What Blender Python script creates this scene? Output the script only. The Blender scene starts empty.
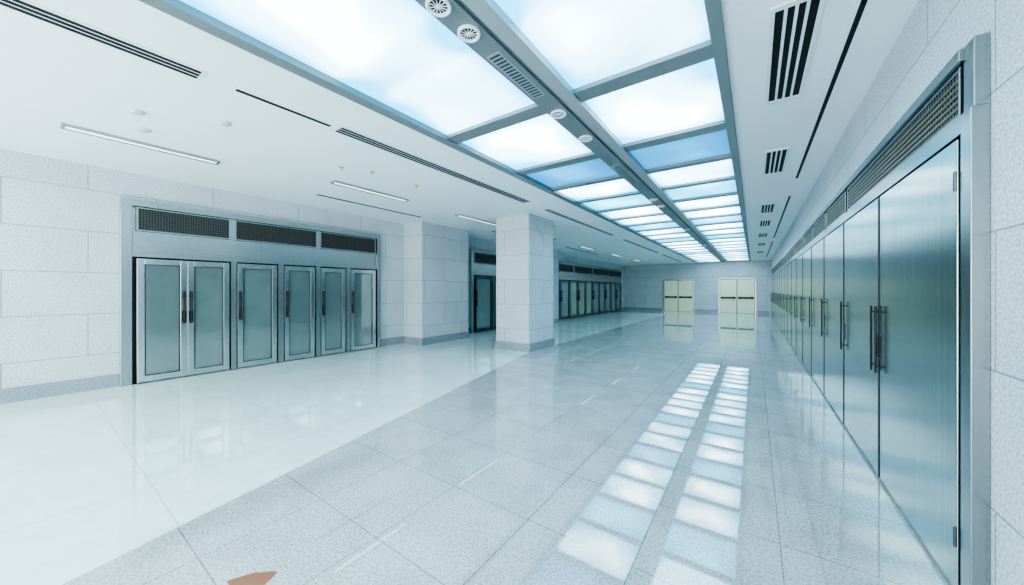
import bpy, bmesh, math, random
random.seed(4)
scene = bpy.context.scene
COL = scene.collection

# ---------------- materials ----------------
def newmat(name):
    m = bpy.data.materials.new(name); m.use_nodes = True
    nt = m.node_tree
    return m, nt, nt.nodes["Principled BSDF"]

def plain(name, col, rough=0.5, metal=0.0, spec=0.5, emis=None, estr=0.0, noise=0.0, ior=1.5):
    m, nt, b = newmat(name)
    b.inputs["Base Color"].default_value = (*col, 1)
    b.inputs["Roughness"].default_value = rough
    b.inputs["Metallic"].default_value = metal
    b.inputs["Specular IOR Level"].default_value = spec
    b.inputs["IOR"].default_value = ior
    if emis:
        b.inputs["Emission Color"].default_value = (*emis, 1)
        b.inputs["Emission Strength"].default_value = estr
    if noise > 0:
        g = nt.nodes.new("ShaderNodeNewGeometry")
        n = nt.nodes.new("ShaderNodeTexNoise"); n.inputs["Scale"].default_value = 3.0
        n.inputs["Detail"].default_value = 4
        nt.links.new(g.outputs["Position"], n.inputs["Vector"])
        mx = nt.nodes.new("ShaderNodeMix"); mx.data_type = 'RGBA'
        mx.inputs[6].default_value = (*[c*(1-noise) for c in col], 1)
        mx.inputs[7].default_value = (*[min(1, c*(1+noise)) for c in col], 1)
        nt.links.new(n.outputs["Fac"], mx.inputs[0])
        nt.links.new(mx.outputs[2], b.inputs["Base Color"])
    return m

def ramp(nt, stops):
    r = nt.nodes.new("ShaderNodeValToRGB")
    e = r.color_ramp.elements
    e[0].position, e[0].color = stops[0][0], (*stops[0][1], 1)
    e[1].position, e[1].color = stops[-1][0], (*stops[-1][1], 1)
    for p, c in stops[1:-1]:
        x = e.new(p); x.color = (*c, 1)
    return r

def stone(name, c1, c2, bw, bh, mortar, mcol, rough, vertical, offset=0.5, spec=0.5, speck=70, bump=0.05, shift=(0, 0), tilevar=0.05, ior=1.5, mott=((0.9, 0.92, 0.93), 1.3, 3)):
    m, nt, b = newmat(name)
    L = nt.links.new
    g = nt.nodes.new("ShaderNodeNewGeometry")
    sep = nt.nodes.new("ShaderNodeSeparateXYZ"); L(g.outputs["Position"], sep.inputs[0])
    comb = nt.nodes.new("ShaderNodeCombineXYZ")
    if vertical:
        add = nt.nodes.new("ShaderNodeMath"); add.operation = 'ADD'
        L(sep.outputs[0], add.inputs[0]); L(sep.outputs[1], add.inputs[1])
        L(add.outputs[0], comb.inputs[0]); L(sep.outputs[2], comb.inputs[1])
    else:
        L(sep.outputs[0], comb.inputs[0]); L(sep.outputs[1], comb.inputs[1])
    mp = nt.nodes.new("ShaderNodeMapping"); mp.inputs["Location"].default_value = (100*bw+shift[0], 100*bh+shift[1], 0)
    L(comb.outputs[0], mp.inputs[0])
    br = nt.nodes.new("ShaderNodeTexBrick"); br.offset = offset; br.squash = 1.0
    br.inputs["Scale"].default_value = 1.0
    br.inputs["Brick Width"].default_value = bw; br.inputs["Row Height"].default_value = bh
    br.inputs["Mortar Size"].default_value = mortar; br.inputs["Mortar Smooth"].default_value = 0.1
    br.inputs["Bias"].default_value = 0.0
    br.inputs["Color1"].default_value = (1-tilevar, 1-tilevar, 1-tilevar, 1)
    br.inputs["Color2"].default_value = (1, 1, 1, 1)
    br.inputs["Mortar"].default_value = (*mcol, 1)
    L(mp.outputs[0], br.inputs["Vector"])
    n = nt.nodes.new("ShaderNodeTexNoise"); n.inputs["Scale"].default_value = speck
    n.inputs["Detail"].default_value = 3; n.inputs["Roughness"].default_value = 0.7
    L(g.outputs["Position"], n.inputs["Vector"])
    r = ramp(nt, [(0.38, c1), (0.62, c2)])
    L(n.outputs["Fac"], r.inputs[0])
    n2 = nt.nodes.new("ShaderNodeTexNoise"); n2.inputs["Scale"].default_value = mott[1]; n2.inputs["Detail"].default_value = mott[2]
    n2.inputs["Distortion"].default_value = 0.6
    L(g.outputs["Position"], n2.inputs["Vector"])
    r2 = ramp(nt, [(0.32, mott[0]), (0.62, (1, 1, 1))]); L(n2.outputs["Fac"], r2.inputs[0])
    m1 = nt.nodes.new("ShaderNodeMix"); m1.data_type = 'RGBA'; m1.blend_type = 'MULTIPLY'; m1.inputs[0].default_value = 1
    L(r.outputs[0], m1.inputs[6]); L(br.outputs["Color"], m1.inputs[7])
    m2 = nt.nodes.new("ShaderNodeMix"); m2.data_type = 'RGBA'; m2.blend_type = 'MULTIPLY'; m2.inputs[0].default_value = 1
    L(m1.outputs[2], m2.inputs[6]); L(r2.outputs[0], m2.inputs[7])
    L(m2.outputs[2], b.inputs["Base Color"])
    b.inputs["Roughness"].default_value = rough
    b.inputs["Specular IOR Level"].default_value = spec
    b.inputs["IOR"].default_value = ior
    if bump > 0:
        bp = nt.nodes.new("ShaderNodeBump"); bp.inputs["Strength"].default_value = bump; bp.inputs["Distance"].default_value = 0.004
        L(n.outputs["Fac"], bp.inputs["Height"])
        L(bp.outputs[0], b.inputs["Normal"])
    return m

def steel(name, col, rough=0.25, streak=(2, 2, 60), metal=0.95, amp=0.08):
    m, nt, b = newmat(name)
    L = nt.links.new
    g = nt.nodes.new("ShaderNodeNewGeometry")
    mp = nt.nodes.new("ShaderNodeMapping"); mp.inputs["Scale"].default_value = streak
    L(g.outputs["Position"], mp.inputs[0])
    n = nt.nodes.new("ShaderNodeTexNoise"); n.inputs["Scale"].default_value = 1.0; n.inputs["Detail"].default_value = 4
    L(mp.outputs[0], n.inputs["Vector"])
    r = ramp(nt, [(0.3, tuple(c*(1-amp) for c in col)), (0.7, tuple(min(1, c*(1+amp)) for c in col))])
    L(n.outputs["Fac"], r.inputs[0]); L(r.outputs[0], b.inputs["Base Color"])
    b.inputs["Roughness"].default_value = rough
    b.inputs["Metallic"].default_value = metal
    return m

def lightpanel(name, centre, edge, strength, seed, shadow_band=None):
    m, nt, b = newmat(name)
    L = nt.links.new
    def mth(op, a, bb=None, c=None):
        x = nt.nodes.new("ShaderNodeMath"); x.operation = op
        for i, v in enumerate((a, bb, c)):
            if v is None: continue
            if isinstance(v, (int, float)): x.inputs[i].default_value = v
            else: L(v, x.inputs[i])
        return x.outputs[0]
    tc = nt.nodes.new("ShaderNodeTexCoord")
    sep = nt.nodes.new("ShaderNodeSeparateXYZ"); L(tc.outputs["Generated"], sep.inputs[0])
    ex = mth('POWER', mth('ABSOLUTE', mth('MULTIPLY', mth('SUBTRACT', sep.outputs[0], 0.5), 2.0)), 2.2)
    ey = mth('POWER', mth('ABSOLUTE', mth('MULTIPLY', mth('SUBTRACT', sep.outputs[1], 0.5), 2.0)), 2.6)
    e = mth('MAXIMUM', ex, mth('MULTIPLY', ey, 0.8))
    e = mth('MULTIPLY_ADD', mth('ADD', ex, ey), 0.25, mth('MULTIPLY', e, 0.55))
    g = nt.nodes.new("ShaderNodeNewGeometry")
    def noi(sc, scale, loc, det):
        n = nt.nodes.new("ShaderNodeTexNoise"); n.inputs["Scale"].default_value = sc; n.inputs["Detail"].default_value = det
        mp = nt.nodes.new("ShaderNodeMapping"); mp.inputs["Location"].default_value = loc; mp.inputs["Scale"].default_value = scale
        L(g.outputs["Position"], mp.inputs[0]); L(mp.outputs[0], n.inputs["Vector"])
        return n.outputs["Fac"]
    f = mth('MULTIPLY_ADD', noi(1.5, (1.0, 1.0, 1), (seed, seed*2, 0), 0.0), 1.0, -0.30)
    f = mth('ADD', f, mth('MULTIPLY', e, 0.78))
    if shadow_band is not None:  # shadow of the structure above the panel, painted into its emission colour
        d = mth('ABSOLUTE', mth('SUBTRACT', sep.outputs[1], shadow_band))
        bb = nt.nodes.new("ShaderNodeMapRange"); bb.interpolation_type = 'SMOOTHSTEP'
        bb.inputs[1].default_value = 0.02; bb.inputs[2].default_value = 0.10
        bb.inputs[3].default_value = 0.48; bb.inputs[4].default_value = 0.0
        L(d, bb.inputs[0]); f = mth('ADD', f, bb.outputs[0])
    cl = nt.nodes.new("ShaderNodeClamp"); L(f, cl.inputs[0])
    r = ramp(nt, [(0.0, centre), (0.5, tuple((a*0.36+c*0.64)*0.95 for a, c in zip(centre, edge))), (1.0, edge)])
    r.color_ramp.interpolation = 'EASE'
    L(cl.outputs[0], r.inputs[0])
    b.inputs["Base Color"].default_value = (0.1, 0.14, 0.18, 1)
    b.inputs["Roughness"].default_value = 0.5
    L(r.outputs[0], b.inputs["Emission Color"])
    b.inputs["Emission Strength"].default_value = strength
    return m

M_wall = stone("granite_wall", (0.44, 0.48, 0.505), (0.74, 0.79, 0.82), 1.5, 0.64, 0.005, (0.42, 0.44, 0.46), 0.45, True, shift=(0.3, 0.1), speck=60, tilevar=0.07)
M_base = stone("granite_base", (0.22, 0.25, 0.28), (0.42, 0.46, 0.49), 1.5, 2.0, 0.004, (0.5, 0.5, 0.5), 0.25, True, shift=(0.3, 0.1))
M_white = stone("white_floor_tile", (0.73, 0.86, 0.83), (0.80, 0.91, 0.88), 1.24, 1.24, 0.004, (0.70, 0.74, 0.74), 0.01, False, offset=0.0, speck=8, bump=0.0, shift=(0.2, 0.64), tilevar=0.02, ior=2.3)
M_gran = stone("polished_granite_floor", (0.38, 0.405, 0.41), (0.66, 0.685, 0.685), 0.69, 0.69, 0.0035, (0.50, 0.51, 0.515), 0.014, False, offset=0.0, speck=65, bump=0.004, shift=(0.56, 0.1), tilevar=0.07, ior=2.6, mott=((0.86, 0.845, 0.83), 2.6, 6))
M_ceil = plain("white_plaster", (0.85, 0.90, 0.925), 0.7, noise=0.02)
M_steel = steel("brushed_steel", (0.45, 0.48, 0.475), 0.27, (1, 0.5, 30), amp=0.02)
M_steelR = steel("brushed_steel_frame", (0.32, 0.355, 0.355), 0.25, (30, 30, 0.8), amp=0.04)
M_steelV = steel("brushed_steel_door", (0.38, 0.45, 0.43), 0.20, (60, 45, 0.3), amp=0.12)
M_steelD = steel("dark_steel", (0.12, 0.14, 0.15), 0.3)
M_alu = steel("satin_aluminium", (0.62, 0.66, 0.66), 0.20, (20, 20, 1), metal=0.95, amp=0.04)
M_beam = plain("grey_enamel", (0.225, 0.255, 0.265), 0.4, 0.2, noise=0.06)
M_beamL = plain("pale_enamel", (0.38, 0.42, 0.43), 0.4, 0.2, noise=0.05)
M_black = plain("black_slot", (0.006, 0.006, 0.007), 0.6, noise=0.1)
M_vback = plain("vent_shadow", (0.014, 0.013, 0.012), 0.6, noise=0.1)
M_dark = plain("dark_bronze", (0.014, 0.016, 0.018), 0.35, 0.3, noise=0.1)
M_grille = plain("bronze_grille", (0.12, 0.115, 0.11), 0.4, 0.5, noise=0.1)
M_grilleR = plain("brown_bronze_grille", (0.14, 0.12, 0.09), 0.4, 0.4, noise=0.1)
M_glass = plain("tinted_glass", (0.15, 0.205, 0.20), 0.04, 0.0, 0.8, noise=0.15, ior=2.3)
M_glassL = plain("pale_tinted_glass", (0.20, 0.28, 0.28), 0.06, 0.0, 0.8, noise=0.10, ior=2.1)
M_yel = plain("pale_yellow_paint", (0.89, 0.90, 0.62), 0.4, noise=0.03)
M_plast = plain("white_plastic", (0.80, 0.83, 0.84), 0.4, noise=0.02)
M_detect = plain("ivory_plastic", (0.60, 0.62, 0.62), 0.4, noise=0.02)
M_brass = plain("brass", (0.75, 0.55, 0.2), 0.3, 0.8, noise=0.05)
M_tube = plain("lamp_diffuser", (0.9, 0.9, 0.9), 0.4, emis=(0.85, 0.95, 1.0), estr=0.7)
M_terra = plain("terracotta_patch", (0.34, 0.15, 0.08), 0.4, noise=0.45)
CW, EW = (0.80, 0.965, 1.0), (0.035, 0.27, 0.44)
M_pN = lightpanel("lit_panel_near", CW, EW, 3.3, 2.3, shadow_band=0.60)
M_pW = [lightpanel("lit_panel_white%d" % i, CW, EW, 3.6, 3.1*i+0.6) for i in range(2)]
M_pB = lightpanel("lit_panel_blue", (0.03, 0.27, 0.50), (0.008, 0.12, 0.28), 1.7, 7.7)
M_pC = lightpanel("lit_panel_cyan", (0.16, 0.60, 0.82), (0.03, 0.27, 0.46), 2.3, 1.7)

# ---------------- geometry helpers ----------------
def bm_boxes(bm, boxes, bev=0.0):
    for (x0, x1, y0, y1, z0, z1) in boxes:
        t = bmesh.new()
        bmesh.ops.create_cube(t, size=1)
        for v in t.verts:
            v.co = ((x0+x1)/2+v.co.x*(x1-x0), (y0+y1)/2+v.co.y*(y1-y0), (z0+z1)/2+v.co.z*(z1-z0))
        if bev > 0:
            bmesh.ops.bevel(t, geom=t.edges[:], offset=bev, segments=2, affect='EDGES', profile=0.5)
        tmp = bpy.data.meshes.new("t"); t.to_mesh(tmp); t.free()
        bm.from_mesh(tmp); bpy.data.meshes.remove(tmp)

def bm_cyl(bm, p0, p1, r0, r1=None, seg=20):
    from mathutils import Vector
    p0, p1 = Vector(p0), Vector(p1)
    r1 = r0 if r1 is None else r1
    d = p1-p0
    q = d.to_track_quat('Z', 'Y').to_matrix().to_4x4()
    q.translation = (p0+p1)/2
    bmesh.ops.create_cone(bm, cap_ends=True, segments=seg, radius1=r0, radius2=r1, depth=d.length, matrix=q)

def mesh_of(name, boxes=(), cyls=(), bev=0.0, mats=()):
    bm = bmesh.new()
    bm_boxes(bm, boxes, bev)
    for c in cyls: bm_cyl(bm, *c)
    me = bpy.data.meshes.new(name); bm.to_mesh(me); bm.free()
    for m in mats: me.materials.append(m)
    return me

def add(name, me, loc=(0, 0, 0), parent=None, **props):
    o = bpy.data.objects.new(name, me)
    COL.objects.link(o)
    o.location = loc
    if parent: o.parent = parent
    for k, v in props.items(): o[k] = v
    return o

def boxobj(name, boxes, mat, bev=0.0, parent=None, origin=None, **props):
    if origin is None:
        if parent: origin = (0, 0, 0)
        else:
            origin = ((min(b[0] for b in boxes)+max(b[1] for b in boxes))/2,
                      (min(b[2] for b in boxes)+max(b[3] for b in boxes))/2,
                      min(b[4] for b in boxes))
    ox, oy, oz = origin
    bs = [(a-ox, b-ox, c-oy, d-oy, e-oz, f-oz) for (a, b, c, d, e, f) in boxes]
    return add(name, mesh_of(name, bs, bev=bev, mats=[mat]), origin, parent, **props)

XL, XR, YB, YF, HC = -8.4, 0.9, -4.0, 27.5, 3.48
S = "structure"
# ---------------- floor ----------------
me = bpy.data.meshes.new("floor")
A = [(XL-0.3, YB), (-2.05, YB), (-4.6, 7.33), (-4.6, YF+0.3), (XL-0.3, YF+0.3)]
B = [(-2.05, YB), (XR+0.3, YB), (XR+0.3, YF+0.3), (-4.6, YF+0.3), (-4.6, 7.33)]
vs = [(x, y, 0) for x, y in A]+[(x, y, 0) for x, y in B]+[(XL-0.3, YB, -0.2), (XR+0.3, YB, -0.2), (XR+0.3, YF+0.3, -0.2), (XL-0.3, YF+0.3, -0.2)]
me.from_pydata(vs, [], [[0, 1, 2, 3, 4], [5, 6, 7, 8, 9], [13, 12, 11, 10]])
me.materials.append(M_white); me.materials.append(M_gran); me.polygons[1].material_index = 1
add("floor", me, kind=S, category="floor", label="polished white tile floor with a grey granite tile walkway")
tp = bmesh.new()
pv = [tp.verts.new(p) for p in [(-0.13, -0.14, 0.002), (0.05, -0.14, 0.002), (0.065, -0.03, 0.002), (0.045, 0.01, 0.002), (0.03, 0.04, 0.002), (0.0, 0.03, 0.002), (-0.03, 0.0, 0.002), (-0.07, -0.03, 0.002)]]
tp.faces.new(pv); tm = bpy.data.meshes.new("floor_patch"); tp.to_mesh(tm); tp.free(); tm.materials.append(M_terra)
add("floor_patch", tm, (-2.17, 0.77, 0), kind=S, category="floor patch", label="small rusty terracotta patch set in the granite floor")

# ---------------- walls ----------------
boxobj("wall_left", [(XL-0.3, XL, YB, YF+0.3, 0, HC+0.3)], M_wall, kind=S, category="wall", label="light grey granite block wall with recessed door bays")
boxobj("wall_right", [(XR, XR+0.3, YB, YF+0.3, 0, HC+0.3)], M_wall, kind=S, category="wall", label="light grey granite block wall lined with steel doors")
boxobj("wall_back", [(XL, XR, YF, YF+0.3, 0, HC+0.3)], M_wall, kind=S, category="wall", label="pale granite end wall with two pale yellow double doors")
boxobj("wall_pier", [(XL, -7.6, 6.45, 8.35, 0, HC)], M_wall, kind=S, category="wall", label="projecting granite pier between two door bays")
boxobj("wall_pier", [(XL, -7.6, 13.5, 14.7, 0, HC)], M_wall, kind=S, category="wall", label="projecting granite pier between two door bays")
boxobj("baseboard_left", [(XL, XL+0.03, YB, 0.92, 0, 0.2), (XL, XL+0.03, 5.64, 6.45, 0, 0.2), (XL, XL+0.03, 8.35, 9.28, 0, 0.2),
    (XL, XL+0.03, 14.7, 15.0, 0, 0.2), (XL, XL+0.03, 26.5, YF, 0, 0.2),
    (XL, -7.57, 6.42, 6.45, 0, 0.2), (-7.6, -7.57, 6.45, 8.35, 0, 0.2), (XL, -7.57, 8.35, 8.38, 0, 0.2),
    (-7.6, -7.57, 13.5, 14.7, 0, 0.2)], M_base, kind=S, category="baseboard", label="dark grey granite skirting")
boxobj("baseboard_back", [(XL, -5.6, YF-0.03, YF, 0, 0.2), (-3.42, -2.05, YF-0.03, YF, 0, 0.2), (0.2, XR-0.1, YF-0.03, YF, 0, 0.2)], M_base, kind=S, category="baseboard", label="dark grey granite skirting")

cb = add("column", mesh_of("column", [(-0.52, 0.52, -0.64, 0.64, 0.19, HC)], bev=0.004, mats=[M_wall]), (-5.14, 7.97, 0),
    category="column", label="free-standing square column clad in light grey granite")
add("plinth", mesh_of("plinth", [(-0.545, 0.545, -0.665, 0.665, 0, 0.2)], bev=0.006, mats=[M_base]), (0, 0, 0), cb, label="darker granite base")

# ---------------- ceiling ----------------
PX0, PX1 = -3.31, -0.18
boxobj("ceiling", [(XL, PX0, YB, YF, HC, HC+0.3), (PX1, XR, YB, YF, HC, HC+0.3), (PX0, PX1, YB, YF, HC+0.14, HC+0.3), (PX0, PX1, 26.9, YF, HC, HC+0.14)],
       M_ceil, kind=S, category="ceiling", label="smooth white suspended ceiling around a long lit panel bay")
zf = HC-0.03
boxobj("trim_2", [(PX0, -3.18, YB, 26.9, zf, HC+0.1)], M_beam, 0.004, kind=S, category="ceiling trim", label="grey metal edge frame of the light bay")
boxobj("trim_3", [(-0.27, PX1, YB, 26.9, zf, HC+0.1)], M_beam, 0.004, kind=S, category="ceiling trim", label="grey metal edge frame of the light bay")
boxobj("trim_4", [(-1.82, -1.61, YB, 26.9, zf-0.005, HC+0.1)], M_beam, 0.004, kind=S, category="ceiling trim", label="grey central spine beam of the light bay")
boxobj("trim_5", [(-1.61, -1.57, YB, 26.9, HC-0.01, HC+0.1)], M_beam, kind=S, category="ceiling trim", label="shallow groove along the spine beam")
boxobj("trim_6", [(-1.57, -1.44, YB, 26.9, zf-0.005, HC+0.1)], M_beamL, 0.004, kind=S, category="ceiling trim", label="pale rail along the spine beam")
ys = [-4.0, -2.9, -1.45, 0.05, 3.2, 4.75]
while ys[-1] < 25.6: ys.append(round(ys[-1]+1.16, 3))
ys.append(26.9)
tn = 7
for i in range(len(ys)-1):
    y0, y1 = ys[i], ys[i+1]
    g0 = 0.10 if i in (4, 5) else 0.07
    g1 = 0.10 if i in (3, 4) else 0.07
    if i > 0:
        for (xa, xb) in ((-3.18, -1.82), (-1.44, -0.27)):
            boxobj("trim_%d" % tn, [(xa, xb, y0-g0, y0+g0, zf+0.02, HC+0.1)], M_beam, 0.003, kind=S, category="ceiling trim", label="grey metal cross bar between light panels")
            tn += 1
    j = i-5
    for s, (xa, xb) in enumerate(((-3.18, -1.82), (-1.44, -0.27))):
        if j == 0: mt = M_pB
        elif j in (2, 5, 8, 13): mt = M_pC
        elif i == 3: mt = M_pN
        else: mt = M_pW[(i+s) % 2]
        o = boxobj("ceiling_light_panel", [(xa, xb, y0+g0*(i > 0), y1-g1, HC+0.03, HC+0.05)], mt, category="light panel", group="backlit ceiling panels",
            label="backlit deep blue translucent ceiling panel" if j == 0 else "backlit white-blue translucent ceiling panel")
def slot_diffuser(x, y0, y1, n, label, w=0.05, gap=0.035):
    tot = n*w+(n-1)*gap+0.06
    o = add("slot_diffuser", mesh_of("slot_diffuser", [(-tot/2, tot/2, 0, y1-y0, 0, 0.006)], mats=[M_ceil if n == 1 else M_plast]), (x, y0, HC-0.007),
        category="air vent", label=label, group="linear ceiling air slots")
    for k in range(n):
        a = -tot/2+0.03+k*(w+gap)
        add("slot", mesh_of("slot", [(a, a+w, 0.03, y1-y0-0.03, -0.002, 0.0)], mats=[M_black]), (0, 0, 0), o)
    return o
slot_diffuser(-4.07, -1.6, 0.95, 3, "white linear ceiling diffuser with three black slots", 0.042, 0.018)
slot_diffuser(-4.07, 1.16, 2.12, 1, "single narrow black ceiling slot", 0.05)
slot_diffuser(-4.07, 2.16, 6.4, 3, "white linear ceiling diffuser with three black slots", 0.042, 0.018)
slot_diffuser(-4.07, 7.2, 12.0, 2, "white linear ceiling diffuser with two black slots", 0.036, 0.03)
slot_diffuser(-4.07, 13.2, 19.0, 2, "white linear ceiling diffuser with two black slots", 0.036, 0.03)
slot_diffuser(-4.07, 20.0, 26.0, 2, "white linear ceiling diffuser with two black slots", 0.036, 0.03)
slot_diffuser(-7.2, 3.4, 6.1, 1, "single narrow black ceiling slot", 0.08)
slot_diffuser(-7.0, 8.8, 11.8, 1, "single narrow black ceiling slot", 0.08)
slot_diffuser(-6.9, 14, 18, 1, "single narrow black ceiling slot", 0.08)
slot_diffuser(0.60, -1.0, 7.7, 1, "long narrow black ceiling slot", 0.035)
slot_diffuser(0.60, 9.0, 16.0, 1, "long narrow black ceiling slot", 0.035)
slot_diffuser(0.60, 17.0, 25.0, 1, "long narrow black ceiling slot", 0.035)

def air_grille(x0, x1, y0, y1):
    w, l = x1-x0, y1-y0
    o = add("air_grille", mesh_of("air_grille", [(0, w, 0, 0.05, -0.012, 0), (0, w, l-0.05, l, -0.012, 0), (0, 0.03, 0.05, l-0.05, -0.012, 0), (w-0.03, w, 0.05, l-0.05, -0.012, 0)], bev=0.002, mats=[M_plast]), (x0, y0, HC),
            category="air vent", label="white framed ceiling air grille with black slots", group="square ceiling air grilles")
    add("core", mesh_of("core", [(0.03, w-0.03, 0.05, l-0.05, -0.003, -0.001)], mats=[M_black]), (0, 0, 0), o)
    n = 4; p = (w-0.06)/n
    add("blades", mesh_of("blades", [(0.03+p*k-0.010, 0.03+p*k+0.010, 0.05, l-0.05, -0.010, -0.003) for k in range(1, n)], mats=[M_plast]), (0, 0, 0), o)
air_grille(0.09, 0.39, 2.95, 4.45)
air_grille(0.12, 0.40, 5.95, 7.15)
for y in (9.6, 11.8, 14.4, 17.4, 21.0):
    air_grille(0.12, 0.40, y, y+1.1)

def lamp(x, y0, y1):
    l = y1-y0
    o = add("ceiling_lamp", mesh_of("ceiling_lamp", [(-0.085, -0.05, 0, l, -0.03, 0), (0.05, 0.085, 0, l, -0.03, 0), (-0.05, 0.05, 0, 0.03, -0.03, 0), (-0.05, 0.05, l-0.03, l, -0.03, 0)], bev=0.003, mats=[M_steel]), (x, y0, HC),
        category="ceiling lamp", label="slim linear fluorescent ceiling lamp in a metal frame", group="linear fluorescent lamps")
    add("lamp_diffuser", mesh_of("lamp_diffuser", [(-0.05, 0.05, 0.03, l-0.03, -0.02, -0.004)], mats=[M_tube]), (0, 0, 0), o)
lamp(-6.6, 0.27, 1.72); lamp(-6.1, 3.17, 4.77); lamp(-6.2, 6.4, 8.1); lamp(-6.2, 10.0, 11.6); lamp(-6.2, 14, 15.6); lamp(-6.2, 18, 19.6); lamp(-6.2, 22, 23.6)

def disc(name, cat, label, x, y, r, h, mat, z=HC, extra=None, grp=None):
    o = add(name, mesh_of(name, [], [((0, 0, 0), (0, 0, -h*0.5), r, r, 28), ((0, 0, -h*0.5), (0, 0, -h), r*0.85, r*0.6, 28)], mats=[mat]), (x, y, z), category=cat, label=label)
    if grp: o["group"] = grp
    return o
for (x, y) in ((-5.45, 0.72), (-6.0, 0.85), (-5.0, 1.35)):
    disc("smoke_detector", "smoke detector", "round white ceiling smoke detector", x, y, 0.065, 0.03, M_detect, grp="smoke detectors")
for (x, y) in ((-5.3, 2.9), (-5.1, 3.3), (-5.1, 4.2), (-4.9, 9.2)):
    o = disc("sprinkler_head", "sprinkler", "small brass ceiling sprinkler head", x, y, 0.04, 0.015, M_brass, grp="sprinkler heads")
    add("nozzle", mesh_of("nozzle", [], [((0, 0, -0.01), (0, 0, -0.035), 0.008, 0.008, 10), ((0, 0, -0.035), (0, 0, -0.04), 0.02, 0.02, 12)], mats=[M_brass]), (0, 0, 0), o)

def ring_diffuser(x, y, r=0.085):
    z = zf-0.005
    bm = bmesh.new()
    n = 36
    prof = [(r, 0), (r, -0.012), (r*0.9, -0.018), (r*0.72, -0.012), (r*0.68, 0)]
    rows = [[bm.verts.new((a*math.cos(2*math.pi*k/n), a*math.sin(2*math.pi*k/n), b)) for k in range(n)] for a, b in prof]
    for q in range(len(rows)-1):
        for k in range(n):
            bm.faces.new((rows[q][k], rows[q][(k+1) % n], rows[q+1][(k+1) % n], rows[q+1][k]))
    m = bpy.data.meshes.new("ring"); bm.to_mesh(m); bm.free(); m.materials.append(M_plast)
    o = add("round_diffuser", m, (x, y, z), category="air vent", label="round white ceiling diffuser with perforated centre", group="round diffusers in the spine beam")
    add("backing", mesh_of("backing", [], [((0, 0, 0), (0, 0, -0.003), r*0.72, r*0.72, 28)], mats=[M_black]), (0, 0, 0), o)
    bm = bmesh.new()
    for k in range(12):
        a = 2*math.pi*k/12
        bm_cyl(bm, (r*0.2*math.cos(a), r*0.2*math.sin(a), -0.009), (r*0.70*math.cos(a), r*0.70*math.sin(a), -0.009), 0.0035, 0.0035, 6)
    bm_cyl(bm, (0, 0, -0.003), (0, 0, -0.014), r*0.22, r*0.16, 16)
    m2 = bpy.data.meshes.new("core"); bm.to_mesh(m2); bm.free(); m2.materials.append(M_plast)
    add("core", m2, (0, 0, 0), o)
for y in (1.60, 1.90, 3.32, 4.05, 7.6, 8.3, 12.0, 16.5):
    ring_diffuser(-1.72, y)
def spine_vent(y0, y1):
    l = y1-y0
    o = add("spine_vent", mesh_of("spine_vent", [(-0.065, 0.065, 0, l, -0.004, 0)], mats=[M_beamL]), (-1.72, y0, zf-0.005), category="air vent", label="narrow slotted metal vent plate in the spine beam")
    n = int(l/0.045)
    add("slots", mesh_of("slots", [(-0.05, 0.05, 0.02+k*0.045, 0.02+k*0.045+0.022, -0.006, -0.004) for k in range(n)], mats=[M_steelD]), (0, 0, 0), o)
spine_vent(2.18, 2.92); spine_vent(5.2, 6.2)

# ---------------- grilles on walls ----------------
def lattice(y0, y1, z0, z1, xf, s, near=True):
    l, h = y1-y0, z1-z0
    t = 0.02
    def bx(a, b, c, d, e, f):
        return (min(a*s, b*s), max(a*s, b*s), c, d, e, f)
    o = add("wall_grille", mesh_of("wall_grille", [bx(0, 0.02, 0, l, 0, t), bx(0, 0.02, 0, l, h-t, h), bx(0, 0.02, 0, t, t, h-t), bx(0, 0.02, l-t, l, t, h-t)], bev=0.002, mats=[M_steel if s > 0 else M_steelR]), (xf, y0, z0),
        category="vent grille", label="dark lattice ventilation grille in a steel frame above the doors", group="ventilation grilles above the doors")
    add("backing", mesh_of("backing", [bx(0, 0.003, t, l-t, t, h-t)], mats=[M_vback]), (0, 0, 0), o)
    st = 0.035 if near else 0.08
    nb = [bx(0.008, 0.012, t+k*st, t+k*st+st*0.4, t, h-t) for k in range(int((l-2*t)/st))]
    zs = 0.035 if near else 0.05
    nb += [bx(0.010, 0.016, t, l-t, t+k*zs, t+k*zs+zs*0.42) for k in range(int((h-2*t)/zs))]
    add("lattice", mesh_of("lattice", nb, mats=[M_grille if s > 0 else M_grilleR]), (0, 0, 0), o)

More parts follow.
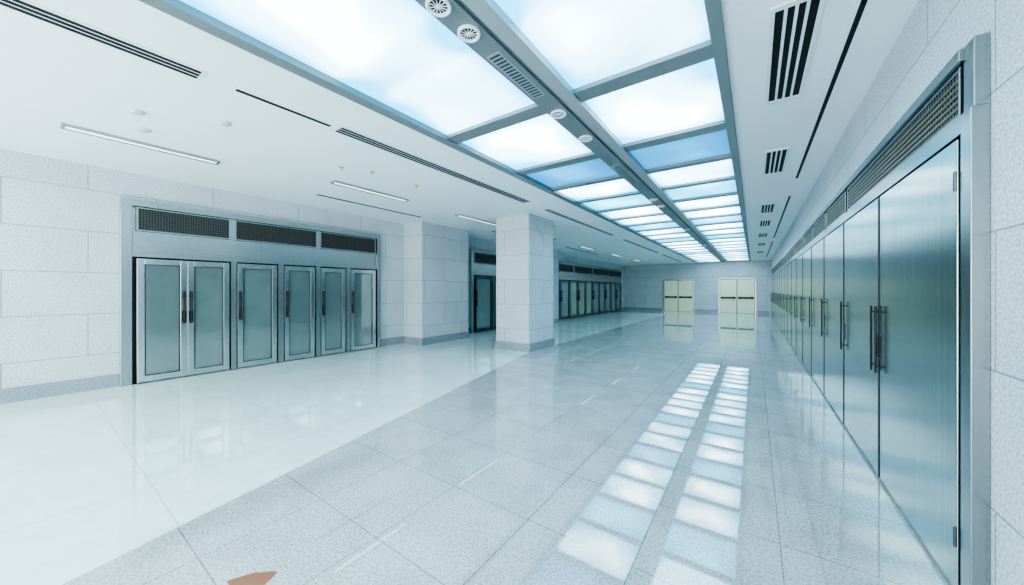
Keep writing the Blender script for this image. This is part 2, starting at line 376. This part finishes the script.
# ---------------- left bays ----------------
def left_handle(parent, y):
    add("door_handle", mesh_of("door_handle", [(0.05, 0.060, -0.028, 0.028, 0.98, 1.18), (0.05, 0.060, -0.024, 0.024, 1.40, 1.50)],
        [((0.09, 0, 0.96), (0.09, 0, 1.53), 0.013, 0.013, 12), ((0.05, 0, 1.0), (0.09, 0, 1.0), 0.010, 0.010, 10), ((0.05, 0, 1.46), (0.09, 0, 1.46), 0.010, 0.010, 10),
         ((0.05, 0, 1.10), (0.08, 0, 1.10), 0.02, 0.02, 12)], mats=[M_dark]), (0, y, 0), parent, label="dark metal pull handle with lock plate")
doorn = [1]
def glass_door(x, y0, y1, hside, H=2.07, fm=None, gm=None):
    w = y1-y0
    st = 0.09
    fm = fm or M_alu; gm = gm or M_glass
    o = add("door_%d" % doorn[0], mesh_of("leaf", [(0, 0.05, 0, st, 0.02, H), (0, 0.05, w-st, w, 0.02, H), (0, 0.05, st, w-st, H-0.09, H), (0, 0.05, st, w-st, 0.02, 0.12)], bev=0.004, mats=[fm]), (x, y0, 0),
        kind=S, category="door", label="glazed door with satin metal frame and dark pull handle" if fm is M_alu else "glazed door with dark steel frame", group="glazed doors in the granite bays")
    doorn[0] += 1
    gk = [(0.012, 0.040, st, st+0.012, 0.12, H-0.09), (0.012, 0.040, w-st-0.012, w-st, 0.12, H-0.09), (0.012, 0.040, st+0.012, w-st-0.012, H-0.102, H-0.09), (0.012, 0.040, st+0.012, w-st-0.012, 0.12, 0.132)]
    add("gasket", mesh_of("gasket", gk, mats=[M_dark]), (0, 0, 0), o)
    add("glass_pane", mesh_of("glass_pane", [(0.014, 0.024, st+0.01, w-st-0.01, 0.13, H-0.10)], mats=[gm]), (0, 0, 0), o)
    if hside is not None:
        left_handle(o, st*0.5 if hside < 0 else w-st*0.5)
    return o
XD = XL+0.06
def bay(y0, y1, leaves, vents, jam=0.13, fm=None, gm=None):
    b = [(XL, XL+0.10, y0, y0+jam, 0, 3.04), (XL, XL+0.10, y1-0.10, y1, 0, 3.04),
         (XL, XL+0.08, y0+jam, y1-0.10, 2.10, 2.52), (XL, XL+0.11, y0+jam, y1-0.10, 2.93, 3.04), (XL, XL+0.02, y0+jam, y1-0.1, 2.52, 2.93)]
    for a, c in zip(vents[:-1], vents[1:]):
        b.append((XL+0.02, XL+0.08, a[1], c[0], 2.52, 2.93))
    global tn
    boxobj("trim_%d" % tn, b, M_steel, 0.004, kind=S, category="door surround", label="brushed stainless steel surround framing a row of glazed doors"); tn += 1
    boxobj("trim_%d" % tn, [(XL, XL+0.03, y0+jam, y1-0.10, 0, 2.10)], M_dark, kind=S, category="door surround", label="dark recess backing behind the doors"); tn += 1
    for v in vents: lattice(v[0], v[1], 2.53, 2.92, XL+0.06, 1, near=(y0 < 5))
    posts = []
    for k, (a, c, h) in enumerate(leaves):
        glass_door(XD, a, c, h, fm=fm, gm=gm)
    for (a, c) in zip(leaves[:-1], leaves[1:]):
        if c[0]-a[1] > 0.03: posts.append((XL+0.03, XL+0.12, a[1]+0.022, c[0]-0.022, 0, 2.10))
    if posts:
        boxobj("trim_%d" % tn, posts, M_steel if fm is None else M_steelR, kind=S, category="door frame", label="steel mullions between glazed doors"); tn += 1
bay(0.92, 5.62, [(1.10, 1.715, 1), (1.72, 2.32, -1), (2.45, 3.13, -1), (3.28, 3.90, -1), (4.05, 4.63, -1), (4.78, 5.47, -1)],
    [(1.10, 2.34), (2.42, 3.96), (4.04, 5.48)])
bay(9.3, 13.4, [(9.5, 10.5, -1), (10.6, 11.6, 1), (11.7, 12.4, -1), (12.45, 13.25, 1)], [(9.48, 11.3), (11.4, 13.25)], fm=M_steelD, gm=M_glassL)
lv = []; y = 15.2
for k in range(10):
    lv.append((y, y+1.00, -1 if k % 2 else 1)); y += 1.11
bay(15.0, 26.45, lv, [(15.2+k*2.8, 15.2+k*2.8+2.7) for k in range(4)], fm=M_steelD, gm=M_glassL)

# ---------------- right steel doors ----------------
XW = XR
yR0, pitch, n = 2.70, 1.355, 17
yR1 = yR0+pitch*n
boxobj("trim_%d" % tn, [(0.84, XW, 2.585, 2.685, 0, 2.42), (0.85, XW, 2.585, 2.685, 2.42, 2.75), (0.845, XW, 2.685, yR1+0.1, 2.33, 2.42), (0.835, XW, 2.685, yR1+0.1, 2.69, 2.75), (0.82, XW, yR1, yR1+0.12, 0, 2.42)],
    M_steelR, 0.003, kind=S, category="door surround", label="brushed stainless steel surround around the tall steel doors"); tn += 1
boxobj("trim_%d" % tn, [(0.89, XW, 2.685, yR1, 0, 2.69)], M_dark, kind=S, category="door surround", label="dark recess backing behind the steel doors"); tn += 1
vy = [(2.74, 5.32)]
a = 5.42
while a+1.26 < yR1: vy.append((a, a+1.26)); a += 1.36
for k, (a, c) in enumerate(vy): lattice(a, c, 2.425, 2.685, 0.875, -1, near=(k < 3))
leaf_me = mesh_of("steel_leaf", [(-0.025, 0.025, 0.012, pitch-0.012, 0.02, 2.31)], bev=0.004, mats=[M_steelV])
edge_me = mesh_of("edge_strip", [(-0.030, 0.028, pitch-0.030, pitch-0.008, 0.02, 2.31)], bev=0.002, mats=[M_dark])
hand_me = mesh_of("steel_handle", [(-0.030, -0.025, -0.018, 0.018, 1.0, 1.18)], [((-0.055, 0, 0.88), (-0.055, 0, 1.42), 0.008, 0.008, 14), ((-0.025, 0, 0.93), (-0.055, 0, 0.93), 0.006, 0.006, 10), ((-0.025, 0, 1.37), (-0.055, 0, 1.37), 0.006, 0.006, 10)], mats=[M_dark])
hinge_me = mesh_of("steel_hinge", [], [((-0.028, 0, -0.05), (-0.028, 0, 0.05), 0.007, 0.007, 12)], mats=[M_steelD])
for k in range(n):
    y = yR0+k*pitch
    o = add("door_%d" % doorn[0], leaf_me, (0.862, y, 0), kind=S, category="door", label="tall flush brushed stainless steel door with long dark pull handle", group="tall steel doors in the granite wall")
    doorn[0] += 1
    add("edge_strip", edge_me, (0, 0, 0), o, label="dark seal strip")
    add("door_handle", hand_me, (0, pitch-0.07, 0), o, label="long dark metal pull handle")
    if k == 1:
        add("door_handle", hand_me, (0, 0.06, 0), o, label="long dark metal pull handle")
    if k == 0:
        for z in (0.3, 2.1): add("hinge", hinge_me, (0, 0.02, z), o)

# ---------------- end wall double doors ----------------
def end_door(x0, x1):
    w = (x1-x0)/2
    global tn
    boxobj("trim_%d" % tn, [(x0-0.08, x0, YF-0.06, YF, 0, 2.36), (x1, x1+0.08, YF-0.06, YF, 0, 2.36), (x0, x1, YF-0.06, YF, 2.28, 2.36)], M_steelR, 0.004, kind=S, category="door frame", label="metal frame around pale yellow double doors"); tn += 1
    boxobj("trim_%d" % tn, [(x0, x1, YF-0.02, YF, 0, 2.28)], M_dark, kind=S, category="door frame", label="dark gap behind pale yellow double doors"); tn += 1
    for k in range(2):
        o = add("door_%d" % doorn[0], mesh_of("end_leaf", [(0.02, w-0.02, -0.04, 0, 0.01, 2.25)], bev=0.004, mats=[M_yel]), (x0+k*w, YF-0.022, 0), kind=S, category="door", label="pale yellow painted door leaf with push bar", group="pale yellow double doors")
        doorn[0] += 1
        add("push_bar", mesh_of("push_bar", [(0.06, w-0.06, -0.10, -0.07, 0.98, 1.09), (0.12, 0.20, -0.08, -0.04, 0.96, 1.11), (w-0.20, w-0.12, -0.08, -0.04, 0.96, 1.11)], mats=[M_dark]), (0, 0, 0), o, label="dark horizontal push bar")
end_door(-5.47, -3.55)
end_door(-1.92, 0.05)

# ---------------- world + camera ----------------
w = bpy.data.worlds.new("World"); scene.world = w; w.use_nodes = True
w.node_tree.nodes["Background"].inputs[0].default_value = (0.89, 0.96, 1.0, 1)
w.node_tree.nodes["Background"].inputs[1].default_value = 3.2
cam = bpy.data.cameras.new("camera"); co = bpy.data.objects.new("camera", cam); COL.objects.link(co)
co.location = (0, 0, 1.55)
co.rotation_euler = (math.radians(90), 0, math.radians(35.05))
cam.sensor_width = 36; cam.lens = 36*345/1024; cam.shift_y = -0.0024; cam.clip_start = 0.02
scene.camera = co
scene.view_settings.view_transform = 'AgX'
scene.view_settings.look = 'AgX - High Contrast'
scene.view_settings.exposure = 0.8
